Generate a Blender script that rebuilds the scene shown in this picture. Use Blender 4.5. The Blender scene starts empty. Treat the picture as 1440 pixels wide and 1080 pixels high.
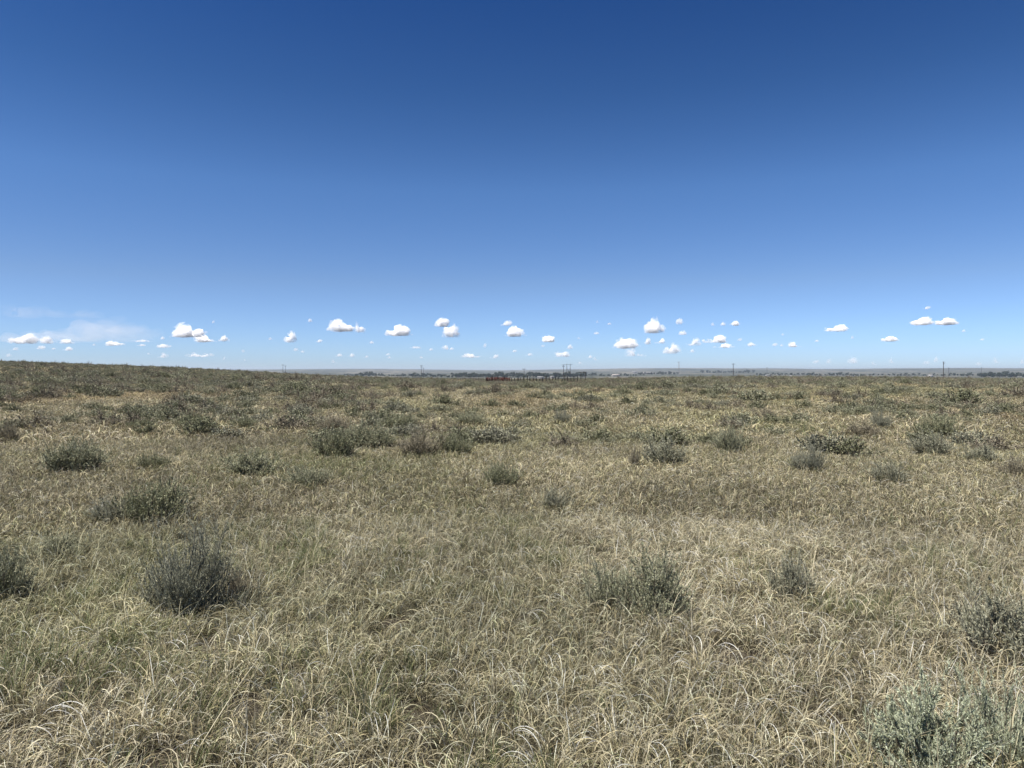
import bpy, bmesh, math, random
import numpy as np
from mathutils import Vector, Matrix, noise as mnoise

R = math.radians
rng = np.random.default_rng(7)
random.seed(7)
scene = bpy.context.scene
COL = scene.collection

# ------------------------------------------------------------------ camera
F = 1048.0                     # focal length in photo pixels (1440 wide)
HZ = 521.0                     # photo row of the true horizon
EYE = 1.6
cam_d = bpy.data.cameras.new('camera')
cam_d.sensor_width = 36.0
cam_d.lens = F / 1440 * 36
cam_d.clip_start = 0.05
cam_d.clip_end = 400000
cam = bpy.data.objects.new('camera', cam_d)
COL.objects.link(cam)
PITCH = math.atan((540 - HZ) / F)
cam.location = (0, 0, EYE)
cam.rotation_euler = (math.pi / 2 - PITCH, 0, 0)
scene.camera = cam
cp, sp = math.cos(PITCH), math.sin(PITCH)


def ray(px, py):
    u, v = (px - 720) / F, (540 - py) / F
    return Vector((u, cp + v * sp, -sp + v * cp))


# ------------------------------------------------------------------ noise helpers
class VN:
    def __init__(self, seed, n=256):
        self.n = n
        self.g = np.random.default_rng(seed).random((n, n))

    def __call__(self, x, y):
        x = np.asarray(x, float); y = np.asarray(y, float)
        xi = np.floor(x).astype(int); yi = np.floor(y).astype(int)
        fx = x - xi; fy = y - yi
        fx = fx * fx * (3 - 2 * fx); fy = fy * fy * (3 - 2 * fy)
        n = self.n
        a = self.g[xi % n, yi % n]; b = self.g[(xi + 1) % n, yi % n]
        c = self.g[xi % n, (yi + 1) % n]; d = self.g[(xi + 1) % n, (yi + 1) % n]
        return (a * (1 - fx) + b * fx) * (1 - fy) + (c * (1 - fx) + d * fx) * fy

    def fbm(self, x, y, o=4):
        s = 0; a = 0.5; t = 0
        for k in range(o):
            s = s + a * self(x * 2 ** k + 17 * k, y * 2 ** k + 31 * k); t += a; a *= .5
        return s / t


N1, N2, N3, N4 = VN(1), VN(2), VN(3), VN(4)


def smooth(t):
    t = np.clip(t, 0, 1)
    return t * t * (3 - 2 * t)


# ------------------------------------------------------------------ terrain
CX = np.array([-260, -100, 0, 100, 200, 300, 380, 430, 480, 560, 650, 720, 830, 900, 1000, 1100, 1200, 1300, 1380, 1440, 1700])
CY = np.array([505, 507.5, 510.5, 513.5, 517, 521.5, 526, 528.8, 531.5, 534.8, 537, 537.6, 537, 534.6, 533, 532.8, 533.6, 534.2, 535.8, 536.5, 536.5])


def ground_z(x, y):
    x = np.asarray(x, float); y = np.asarray(y, float)
    r = np.hypot(x, y)
    az = np.arctan2(x, np.maximum(y, 1e-6))
    az = np.clip(az, -0.9, 0.9)
    px = 720 + F * np.tan(az)
    row = np.interp(px, CX, CY)
    rc = np.interp(px, [0, 400, 600, 1440], [300, 260, 215, 215])
    # the edge stands at this distance along the view axis
    e = (HZ - row) / F * np.cos(az)
    zc = EYE + rc * e
    near = zc * smooth((r - 25) / (rc - 25))
    far = zc + (-16 - zc) * smooth((r - rc) / 700)
    z = np.where(r < rc, near, far)
    # small swells of the meadow
    z = z + 0.10 * (N1.fbm(x / 7 + 50, y / 7 + 50, 3) - .5) * smooth(r / 10)
    z = z + (N2.fbm(x / 300 + 9, y / 300 + 9, 3) - .5) * 3.0 * smooth((r - 500) / 800)
    # far slope of the valley
    top = 16 + 30 * np.interp(px, [300, 500, 720, 900, 1440], [-.09, -.12, .02, .13, .15])
    top = top + 26 * (N2.fbm(az * 5 + 40, az * 0 + 2, 3) - .5)
    band = (N3.fbm(az * 6 + 20, r / 1500 + 3, 4) - .5)
    z = z + (top + 16) * smooth((r - 3300) / 6000) * (1 - .25 * smooth((r - 9500) / 3000))
    z = z + band * 13 * smooth((r - 3000) / 3000)
    return z


def gz(x, y):
    return float(ground_z(np.array([x]), np.array([y]))[0])


def on_ground(px, py):
    """point of the meadow seen at a photo pixel"""
    d = ray(px, py)
    t = 1.0
    while t < 400:
        p = d * t
        if EYE + p.z <= gz(p.x, p.y):
            break
        t *= 1.01
    p = d * t
    return p.x, p.y, gz(p.x, p.y)


def at_dist(px, dist):
    u = (px - 720) / F
    x, y = u * dist / cp, dist
    return x, y, gz(x, y)


# ------------------------------------------------------------------ mesh helpers
def mesh_np(name, verts, faces, mats=None, colors=None, mat_idx=None, smooth_shade=False):
    verts = np.asarray(verts, np.float32).reshape(-1, 3)
    me = bpy.data.meshes.new(name)
    faces = [np.asarray(f, np.int32) for f in faces if len(f)]
    nv = len(verts)
    me.vertices.add(nv)
    me.vertices.foreach_set('co', verts.ravel())
    loops = np.concatenate([f.ravel() for f in faces])
    tot = np.concatenate([np.full(len(f), f.shape[1], np.int32) for f in faces])
    start = np.concatenate([[0], np.cumsum(tot)[:-1]]).astype(np.int32)
    me.loops.add(len(loops)); me.loops.foreach_set('vertex_index', loops)
    me.polygons.add(len(tot))
    me.polygons.foreach_set('loop_start', start)
    me.polygons.foreach_set('loop_total', tot)
    if mat_idx is not None:
        me.polygons.foreach_set('material_index', np.asarray(mat_idx, np.int32))
    if smooth_shade:
        me.polygons.foreach_set('use_smooth', np.ones(len(tot), bool))
    for m in mats or []:
        me.materials.append(m)
    if colors is not None:
        ca = me.color_attributes.new('col', 'FLOAT_COLOR', 'POINT')
        c = np.ones((nv, 4), np.float32); c[:, :3] = np.asarray(colors) * ALBEDO
        ca.data.foreach_set('color', c.ravel())
    me.update(); me.validate()
    return me


def link(name, me, parent=None, loc=(0, 0, 0), rz=0.0, scale=(1, 1, 1)):
    o = bpy.data.objects.new(name, me)
    COL.objects.link(o)
    o.parent = parent
    o.location = loc; o.rotation_euler = (0, 0, rz); o.scale = scale
    return o


def tag(o, label=None, cat=None, group=None, kind=None):
    if label: o['label'] = label
    if cat: o['category'] = cat
    if group: o['group'] = group
    if kind: o['kind'] = kind
    return o


ALBEDO = .64        # overall factor on the base colours, balanced against the exposure


class Geo:
    """collects coloured ribbons, tubes and boxes"""
    def __init__(self):
        self.v = []; self.q = []; self.c = []; self.n = 0

    def add(self, v, q, c):
        v = np.asarray(v, float).reshape(-1, 3)
        self.v.append(v); self.q.append(np.asarray(q) + self.n)
        c = np.asarray(c, float)
        self.c.append(np.broadcast_to(c, v.shape) if c.ndim == 1 else c)
        self.n += len(v)

    def tube(self, pts, rad, col, sides=5):
        pts = np.asarray(pts, float); k = len(pts)
        rad = np.broadcast_to(np.asarray(rad, float), (k,))
        tan = np.gradient(pts, axis=0)
        tan /= np.linalg.norm(tan, axis=1)[:, None] + 1e-9
        ref = np.array([0.3, 0.2, 1.0]) if abs(tan[0, 2]) < .8 else np.array([1.0, .2, 0])
        a = np.cross(tan, ref); a /= np.linalg.norm(a, axis=1)[:, None] + 1e-9
        b = np.cross(tan, a)
        th = np.linspace(0, 2 * math.pi, sides, endpoint=False)
        v = pts[:, None, :] + rad[:, None, None] * (np.cos(th)[None, :, None] * a[:, None, :] + np.sin(th)[None, :, None] * b[:, None, :])
        q = []
        for i in range(k - 1):
            for j in range(sides):
                j2 = (j + 1) % sides
                q.append((i * sides + j, i * sides + j2, (i + 1) * sides + j2, (i + 1) * sides + j))
        for base in (0, (k - 1) * sides):
            if sides == 4:
                q.append((base, base + 1, base + 2, base + 3))
        self.add(v, q, col)

    def box(self, c, s, col, rz=0.0, tilt=0.0):
        x, y, z = s[0] / 2, s[1] / 2, s[2] / 2
        v = np.array([(-x, -y, -z), (x, -y, -z), (x, y, -z), (-x, y, -z), (-x, -y, z), (x, -y, z), (x, y, z), (-x, y, z)])
        if tilt:
            ct, st = math.cos(tilt), math.sin(tilt)
            v = np.stack([v[:, 0] * ct + v[:, 2] * st, v[:, 1], -v[:, 0] * st + v[:, 2] * ct], 1)
        if rz:
            ca, sa = math.cos(rz), math.sin(rz)
            v = np.stack([v[:, 0] * ca - v[:, 1] * sa, v[:, 0] * sa + v[:, 1] * ca, v[:, 2]], 1)
        self.add(v + np.asarray(c), [(0, 3, 2, 1), (4, 5, 6, 7), (0, 1, 5, 4), (1, 2, 6, 5), (2, 3, 7, 6), (3, 0, 4, 7)], col)

    def mesh(self, name, mats):
        return mesh_np(name, np.concatenate(self.v), [np.concatenate(self.q)], mats, np.concatenate(self.c))


# ------------------------------------------------------------------ materials
def new_mat(name):
    m = bpy.data.materials.new(name); m.use_nodes = True
    nt = m.node_tree; nt.nodes.clear()
    out = nt.nodes.new('ShaderNodeOutputMaterial')
    return m, nt, out


def blade_material(name, trans=0.35, rough=0.6, spec=0.25, tint=True):
    m, nt, out = new_mat(name)
    N = nt.nodes.new; L = nt.links.new
    at = N('ShaderNodeAttribute'); at.attribute_name = 'col'
    col = at.outputs['Color']
    if tint:
        ti = N('ShaderNodeAttribute'); ti.attribute_type = 'INSTANCER'; ti.attribute_name = 'tint'
        mx = N('ShaderNodeMix'); mx.data_type = 'RGBA'; mx.blend_type = 'MULTIPLY'; mx.inputs[0].default_value = 1
        L(col, mx.inputs[6]); L(ti.outputs['Color'], mx.inputs[7]); col = mx.outputs[2]
    bs = N('ShaderNodeBsdfPrincipled')
    bs.inputs['Roughness'].default_value = rough
    bs.inputs['Specular IOR Level'].default_value = spec
    L(col, bs.inputs['Base Color'])
    tr = N('ShaderNodeBsdfTranslucent'); L(col, tr.inputs['Color'])
    mi = N('ShaderNodeMixShader'); mi.inputs[0].default_value = trans
    L(bs.outputs[0], mi.inputs[1]); L(tr.outputs[0], mi.inputs[2])
    L(mi.outputs[0], out.inputs['Surface'])
    return m


def coloured_material(name, rough=0.85, scale=20, amount=0.5):
    """vertex colour broken up by a world-scale noise (wood, bark, paint)"""
    m, nt, out = new_mat(name)
    N = nt.nodes.new; L = nt.links.new
    at = N('ShaderNodeAttribute'); at.attribute_name = 'col'
    tc = N('ShaderNodeTexCoord')
    no = N('ShaderNodeTexNoise'); no.inputs['Scale'].default_value = scale; no.inputs['Detail'].default_value = 5
    L(tc.outputs['Object'], no.inputs['Vector'])
    mr = N('ShaderNodeMapRange'); mr.inputs[1].default_value = .3; mr.inputs[2].default_value = .7
    mr.inputs[3].default_value = 1 - amount; mr.inputs[4].default_value = 1 + amount
    L(no.outputs['Fac'], mr.inputs[0])
    mx = N('ShaderNodeVectorMath'); mx.operation = 'SCALE'
    L(at.outputs['Color'], mx.inputs[0]); L(mr.outputs[0], mx.inputs['Scale'])
    bs = N('ShaderNodeBsdfPrincipled'); bs.inputs['Roughness'].default_value = rough
    bs.inputs['Specular IOR Level'].default_value = .2
    L(mx.outputs[0], bs.inputs['Base Color']); L(bs.outputs[0], out.inputs['Surface'])
    return m


M_BLADE = blade_material('dry_grass_blade', trans=.16)
M_LEAF = blade_material('sage_leaf', trans=0.08, rough=0.7, spec=0.2, tint=False)
M_LEAF_FAR = blade_material('sage_leaf_far', trans=0.08, rough=0.7, spec=0.2, tint=True)
M_BARK = coloured_material('sage_bark', scale=60, amount=.45)
M_WOOD = coloured_material('weathered_wood', scale=6, amount=.35)
M_TREE = blade_material('tree_leaf', trans=0.2, tint=False)
M_PAINT = coloured_material('farm_paint', rough=.6, scale=1.5, amount=.12)


def ground_material():
    m, nt, out = new_mat('prairie_ground')
    N = nt.nodes.new; L = nt.links.new
    geo = N('ShaderNodeNewGeometry')
    ln = N('ShaderNodeVectorMath'); ln.operation = 'LENGTH'; L(geo.outputs['Position'], ln.inputs[0])

    def noise(scale, detail=6, vec=None, rough=.55):
        n = N('ShaderNodeTexNoise'); n.inputs['Scale'].default_value = scale
        n.inputs['Detail'].default_value = detail; n.inputs['Roughness'].default_value = rough
        L(vec or geo.outputs['Position'], n.inputs['Vector']); return n.outputs['Fac']

    def ramp(fac, stops):
        r = N('ShaderNodeValToRGB'); L(fac, r.inputs[0])
        el = r.color_ramp.elements
        while len(el) < len(stops): el.new(.5)
        for e, (p, c) in zip(el, stops):
            e.position = p; e.color = (*c, 1)
        return r.outputs[0]

    def mix(f, a, b, bt='MIX'):
        x = N('ShaderNodeMix'); x.data_type = 'RGBA'; x.blend_type = bt
        if isinstance(f, float): x.inputs[0].default_value = f
        else: L(f, x.inputs[0])
        L(a, x.inputs[6]); L(b, x.inputs[7]); return x.outputs[2]

    def rng_(v, a, b):
        x = N('ShaderNodeMapRange'); x.interpolation_type = 'SMOOTHSTEP'
        x.inputs[1].default_value = a; x.inputs[2].default_value = b; L(v, x.inputs[0]); return x.outputs[0]

    soil = ramp(noise(55, 8), [(.3, (.03, .024, .017)), (.52, (.07, .057, .04)), (.75, (.13, .11, .075))])
    meadow = ramp(noise(.35, 8, rough=.7), [(.3, (.075, .075, .05)), (.5, (.13, .12, .08)), (.7, (.2, .175, .115))])
    near = mix(rng_(ln.outputs['Value'], 25, 160), soil, meadow)
    # cultivated valley and far slope: long strips of stubble, pasture and tilled soil
    mp = N('ShaderNodeMapping'); mp.inputs['Scale'].default_value = (1, .35, 1); L(geo.outputs['Position'], mp.inputs[0])
    f1 = noise(.0016, 6, mp.outputs[0], .7)
    fields = ramp(f1, [(.34, (.035, .045, .03)), (.43, (.14, .14, .105)), (.49, (.05, .06, .045)), (.54, (.25, .225, .18)), (.6, (.12, .115, .095)), (.66, (.04, .05, .04))])
    spots = ramp(noise(.02, 6, rough=.7), [(.45, (1, 1, 1)), (.62, (.45, .5, .42))])
    fields = mix(1.0, fields, spots, 'MULTIPLY')
    colr = mix(rng_(ln.outputs['Value'], 450, 900), near, fields)
    bs = N('ShaderNodeBsdfPrincipled'); bs.inputs['Roughness'].default_value = .95
    bs.inputs['Specular IOR Level'].default_value = .1
    bp = N('ShaderNodeBump'); bp.inputs['Strength'].default_value = .6; bp.inputs['Distance'].default_value = .02
    L(noise(40, 6), bp.inputs['Height']); L(bp.outputs[0], bs.inputs['Normal'])
    dim = N('ShaderNodeVectorMath'); dim.operation = 'SCALE'; dim.inputs['Scale'].default_value = ALBEDO
    L(colr, dim.inputs[0]); L(dim.outputs[0], bs.inputs['Base Color']); L(bs.outputs[0], out.inputs['Surface'])
    return m


# ------------------------------------------------------------------ ground sheet
def build_ground():
    na = 420
    rs = np.concatenate([[0.01], np.geomspace(.5, 12600, 330)])
    # finer around the view direction, coarser behind
    t = np.linspace(-1, 1, na + 1)[:-1]
    az = math.pi * (0.35 * t + 0.65 * t ** 3)
    rr, aa = np.meshgrid(rs, az, indexing='ij')
    x = rr * np.sin(aa); y = rr * np.cos(aa)
    z = ground_z(x, y)
    v = np.stack([x, y, z], -1).reshape(-1, 3)
    i, j = np.meshgrid(np.arange(len(rs) - 1), np.arange(na), indexing='ij')
    j2 = (j + 1) % na
    f = np.stack([i * na + j, (i + 1) * na + j, (i + 1) * na + j2, i * na + j2], -1).reshape(-1, 4)
    f = f[:, ::-1]
    me = mesh_np('ground', v, [f], [ground_material()], smooth_shade=True)
    tag(link('ground', me), kind='structure')


build_ground()

# ------------------------------------------------------------------ grass
STRAW = np.array([(.60, .505, .30), (.47, .395, .235), (.36, .30, .18), (.68, .60, .40), (.22, .18, .105), (.46, .43, .235), (.14, .115, .07)])
GREEN = np.array([(.15, .18, .075), (.2, .225, .105), (.25, .26, .13), (.11, .145, .055)])
GREY = np.array([(.36, .325, .25), (.19, .17, .13), (.45, .415, .33)])
PALE = np.array([(.82, .74, .53), (.76, .68, .49), (.70, .61, .39), (.85, .79, .62)])


def blades(rg, n, rad, Lr, w0, tilt, bend, pal, seg=5, curl=.6, zmin=.004, wpow=1.3):
    a = rg.random(n) * 2 * math.pi
    rr = rad * np.sqrt(rg.random(n))
    bx, by = rr * np.cos(a), rr * np.sin(a)
    ph = a + rg.normal(0, .9, n)
    L = Lr[0] + (Lr[1] - Lr[0]) * rg.random(n) ** 1.2
    t0 = np.abs(rg.normal(tilt[0], tilt[1], n))
    be = rg.normal(bend[0], bend[1], n)
    cu = rg.normal(0, curl, n)
    w = w0 * (.6 + .8 * rg.random(n))
    roll = rg.normal(0, .7, n)
    pts = np.zeros((n, seg + 1, 3)); wd = np.zeros((n, seg + 1, 3))
    p = np.stack([bx, by, np.zeros(n)], 1)
    for k in range(seg + 1):
        t = k / seg
        th = t0 + be * t ** 1.5
        pk = ph + cu * t
        d = np.stack([np.sin(th) * np.cos(pk), np.sin(th) * np.sin(pk), np.cos(th)], 1)
        pts[:, k] = p
        side = np.stack([-np.sin(pk), np.cos(pk), np.zeros(n)], 1)
        nor = np.cross(d, side)
        wv = side * np.cos(roll)[:, None] + nor * np.sin(roll)[:, None]
        wd[:, k] = wv * (w * (1 - .88 * t ** wpow) * .5)[:, None]
        p = p + d * (L / seg)[:, None]
    pts[:, :, 2] = np.maximum(pts[:, :, 2], zmin + 0.01 * rg.random((n, 1)))
    v = np.stack([pts - wd, pts + wd], 2)           # n, seg+1, 2, 3
    idx = np.arange(n * (seg + 1) * 2).reshape(n, seg + 1, 2)
    q = np.stack([idx[:, :-1, 0], idx[:, :-1, 1], idx[:, 1:, 1], idx[:, 1:, 0]], -1).reshape(-1, 4)
    c = pal[rg.integers(0, len(pal), n)] * (.55 + .85 * rg.random((n, 1)) ** 1.3)
    # blade colour runs from darker at the base to lighter at the tip
    tt = np.linspace(.82, 1.12, seg + 1)[None, :, None, None]
    c = np.broadcast_to(c[:, None, None, :] * tt, v.shape).reshape(-1, 3)
    return v.reshape(-1, 3), q, np.clip(c, 0, .85)


tuft_col = bpy.data.collections.new('grass_tufts')


def tuft(name, specs, seed):
    rg = np.random.default_rng(seed)
    g = Geo()
    for s in specs:
        g.add(*blades(rg, **s))
    o = bpy.data.objects.new(name, g.mesh(name, [M_BLADE]))
    tuft_col.objects.link(o)


MIXED = np.concatenate([STRAW, GREY[:2], [(.12, .10, .065), (.17, .15, .09), (.09, .075, .05), (.14, .12, .08)]])  # the added dark tones stand in for shade between blades
# index 0-4: near dry bunches
for k in range(5):
    tuft('t%02d_dry' % k, [
        dict(n=22, rad=.07, Lr=(.06, .16), w0=.0029, tilt=(.5, .4), bend=(2.6, 1.1), pal=MIXED, seg=6, curl=1.3),
        dict(n=10, rad=.08, Lr=(.09, .21), w0=.0036, tilt=(.45, .35), bend=(2.8, .9), pal=PALE, seg=8, curl=1.1),
        dict(n=30, rad=.09, Lr=(.05, .14), w0=.0028, tilt=(1.0, .45), bend=(1.0, 1.0), pal=(GREY if k % 2 else STRAW) * .42, seg=5, curl=2.0),  # low blades darkened in colour to imitate the shaded under-layer
        dict(n=2, rad=.07, Lr=(.10, .24), w0=.0030, tilt=(1.1, .4), bend=(0, .25), pal=PALE, seg=4, curl=.15),
        dict(n=4 + 2 * k, rad=.06, Lr=(.06, .15), w0=.003, tilt=(.4, .3), bend=(1.0, .6), pal=GREEN, seg=4)], 100 + k)
# 5-6: bleached arching bunches
for k in range(2):
    tuft('t%02d_pale' % (5 + k), [
        dict(n=16, rad=.07, Lr=(.13, .26), w0=.0040, tilt=(.45, .35), bend=(2.9, .8), pal=PALE, seg=9, curl=.9),
        dict(n=26, rad=.08, Lr=(.08, .18), w0=.003, tilt=(.8, .4), bend=(1.8, .9), pal=STRAW, seg=5, curl=1.2)], 120 + k)
# 7: fresh green tuft
tuft('t07_green', [dict(n=50, rad=.06, Lr=(.08, .19), w0=.0032, tilt=(.3, .2), bend=(1.0, .5), pal=GREEN, seg=5),
                   dict(n=24, rad=.07, Lr=(.1, .2), w0=.0032, tilt=(.5, .3), bend=(1.8, .6), pal=STRAW, seg=5)], 130)
# 8: matted grey thatch, palette darkened to paint shade into the gaps
tuft('t08_thatch', [dict(n=60, rad=.12, Lr=(.05, .18), w0=.0034, tilt=(1.25, .3), bend=(.4, .9), pal=np.concatenate([GREY, STRAW[2:]]) * .55, seg=5, curl=2.0, zmin=.01)], 140)
# 9: upright thin stalks
tuft('t09_stalk', [dict(n=8, rad=.05, Lr=(.18, .30), w0=.0034, tilt=(.25, .2), bend=(.7, .5), pal=PALE, seg=5, curl=.3),
                   dict(n=24, rad=.06, Lr=(.08, .18), w0=.003, tilt=(.6, .35), bend=(1.4, .7), pal=STRAW, seg=5)], 150)
# 10-13: mid-distance patches (wider, a bit coarser)
for k in range(4):
    tuft('t%02d_mid' % (10 + k), [
        dict(n=54, rad=.18, Lr=(.06, .17), w0=.0060, tilt=(.55, .4), bend=(2.3, 1.1), pal=MIXED, seg=4, curl=1.2),
        dict(n=22, rad=.18, Lr=(.08, .18), w0=.0068, tilt=(.45, .4), bend=(2.8, .9), pal=PALE, seg=5, curl=1.0),
        dict(n=4 + 2 * k, rad=.18, Lr=(.07, .15), w0=.006, tilt=(.4, .3), bend=(.9, .5), pal=GREEN, seg=3)], 160 + k)
# 14-16: far patches
for k in range(3):
    tuft('t%02d_far' % (14 + k), [
        dict(n=64, rad=.5, Lr=(.10, .24), w0=.024, tilt=(.7, .45), bend=(1.4, .8), pal=MIXED, seg=3, curl=1.0),
        dict(n=12, rad=.5, Lr=(.10, .24), w0=.024, tilt=(.7, .45), bend=(1.5, .8), pal=STRAW[:4], seg=3, curl=1.0),
        dict(n=12 + 6 * k, rad=.5, Lr=(.10, .2), w0=.024, tilt=(.5, .3), bend=(.8, .5), pal=GREEN, seg=3)], 180 + k)


def wedge(r0, r1, n, half=0.78):
    r = np.sqrt(r0 ** 2 + (r1 ** 2 - r0 ** 2) * rng.random(n))
    a = (rng.random(n) * 2 - 1) * half
    return r * np.sin(a), r * np.cos(a)


def tint_at(x, y, n):
    """bands of straw, russet and grey-green in the sward"""
    r = np.hypot(x, y)
    s = 1 + r / 25
    a = N1.fbm(x / (1.3 * s) + 3, y / (1.6 * s) + 3, 3)
    b = N2.fbm(x / (3.5 * s) + 7, y / (4 * s) + 7, 3)
    c = N3.fbm(x / 9 + 5, y / 22 + 5, 3)
    t = np.ones((n, 3))
    val = .66 + .68 * a
    t *= val[:, None]
    g = .55 * smooth((b - .52) / .18)[:, None]            # greener
    t = t * (1 - g) + t * g * np.array([.84, .90, .76])
    w = smooth((c - .55) / .16)[:, None]            # russet
    t = t * (1 - w * .5) + t * w * .5 * np.array([1.02, .90, .82])
    t *= (.82 + .36 * rng.random((n, 1)))
    return t * np.array([1.0, .985, .925])


PX, PV, PS, PT, PR = [], [], [], [], []


def scatter(x, y, var, scl, tnt=None):
    n = len(x)
    PX.append(np.stack([x, y, ground_z(x, y) - .006], 1))
    PV.append(var); PS.append(scl)
    PT.append(tint_at(x, y, n) if tnt is None else tnt)
    PR.append(np.stack([rng.normal(0, .12, n), rng.normal(0, .12, n), rng.random(n) * 6.283], 1))


FARTONE = np.array([1.05, 1.04, 1.05])     # colour factor for the farther sward


def pick_near(x, y):
    n = len(x)
    v = rng.integers(0, 5, n)
    u = rng.random(n)
    k = N3.fbm(x / .4 + 11, y / .4 + 11, 2)
    v = np.where((u < .24) & (k > .52), 5 + rng.integers(0, 2, n), v)
    v = np.where((u > .86) & (N2.fbm(x / .7 + 31, y / .9 + 5, 2) > .56), 7, v)
    v = np.where((u > .68) & (u < .84), 8, v)
    v = np.where((u > .84) & (u < .88), 9, v)
    return v


x, y = wedge(1.5, 8, 33000, 1.15)
k_ = N4.fbm(x / .17 + 3, y / .17 + 9, 2) + .35 * (N2.fbm(x / .6, y / .6, 2) - .5) > .36
x, y = x[k_], y[k_]
scatter(x, y, pick_near(x, y), (.75 + .5 * rng.random(len(x)))[:, None] * np.ones(3))
x, y = wedge(8, 18, 35000, .98)
v = np.where(rng.random(len(x)) < .5, pick_near(x, y), 10 + rng.integers(0, 4, len(x)))
scatter(x, y, v, (.8 + .5 * rng.random(len(x)))[:, None] * np.ones(3), tint_at(x, y, len(x)) * .95)
x, y = wedge(18, 100, 102000, .82)
scatter(x, y, 10 + rng.integers(0, 4, len(x)), (1.0 + .7 * rng.random(len(x)))[:, None] * (np.array([1.5, 1.5, 1.0])[None] * (1 + np.clip(np.hypot(x, y) - 30, 0, 70) / 110)[:, None] ** np.array([1.0, 1.0, .3])[None]), tint_at(x, y, len(x)) * FARTONE)
x, y = wedge(92, 320, 110000, .70)
scatter(x, y, 14 + rng.integers(0, 3, len(x)), (.9 + .6 * rng.random(len(x)))[:, None] * np.array([1.5, 1.5, 1.0]), tint_at(x, y, len(x)) * FARTONE)


def instancer(name, coll, P, V, S, T, Rr):
    me = bpy.data.meshes.new(name)
    me.vertices.add(len(P)); me.vertices.foreach_set('co', P.astype(np.float32).ravel())

    def attr(nm, ty, key, arr):
        a = me.attributes.new(nm, ty, 'POINT'); a.data.foreach_set(key, arr.ravel())
    attr('var', 'INT', 'value', V.astype(np.int32))
    attr('scl', 'FLOAT_VECTOR', 'vector', S.astype(np.float32))
    attr('rot', 'FLOAT_VECTOR', 'vector', Rr.astype(np.float32))
    attr('tint', 'FLOAT_COLOR', 'color', np.concatenate([T, np.ones((len(T), 1))], 1).astype(np.float32))
    o = link(name, me)
    ng = bpy.data.node_groups.new(name + '_scatter', 'GeometryNodeTree')
    ng.interface.new_socket('Geometry', in_out='INPUT', socket_type='NodeSocketGeometry')
    ng.interface.new_socket('Geometry', in_out='OUTPUT', socket_type='NodeSocketGeometry')
    N = ng.nodes.new; L = ng.links.new
    gi = N('NodeGroupInput'); go = N('NodeGroupOutput')
    ci = N('GeometryNodeCollectionInfo'); ci.inputs['Collection'].default_value = coll
    ci.inputs['Separate Children'].default_value = True; ci.inputs['Reset Children'].default_value = True
    ip = N('GeometryNodeInstanceOnPoints'); ip.inputs['Pick Instance'].default_value = True

    def named(nm, ty):
        a = N('GeometryNodeInputNamedAttribute'); a.data_type = ty; a.inputs['Name'].default_value = nm
        return a.outputs['Attribute']
    mp = N('GeometryNodeMeshToPoints')
    L(gi.outputs[0], mp.inputs['Mesh'])
    L(mp.outputs[0], ip.inputs['Points']); L(ci.outputs[0], ip.inputs['Instance'])
    L(named('var', 'INT'), ip.inputs['Instance Index'])
    er = N('FunctionNodeEulerToRotation'); L(named('rot', 'FLOAT_VECTOR'), er.inputs[0])
    L(er.outputs[0], ip.inputs['Rotation'])
    L(named('scl', 'FLOAT_VECTOR'), ip.inputs['Scale'])
    L(ip.outputs[0], go.inputs[0])
    md = o.modifiers.new('scatter', 'NODES'); md.node_group = ng
    return o


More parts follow.
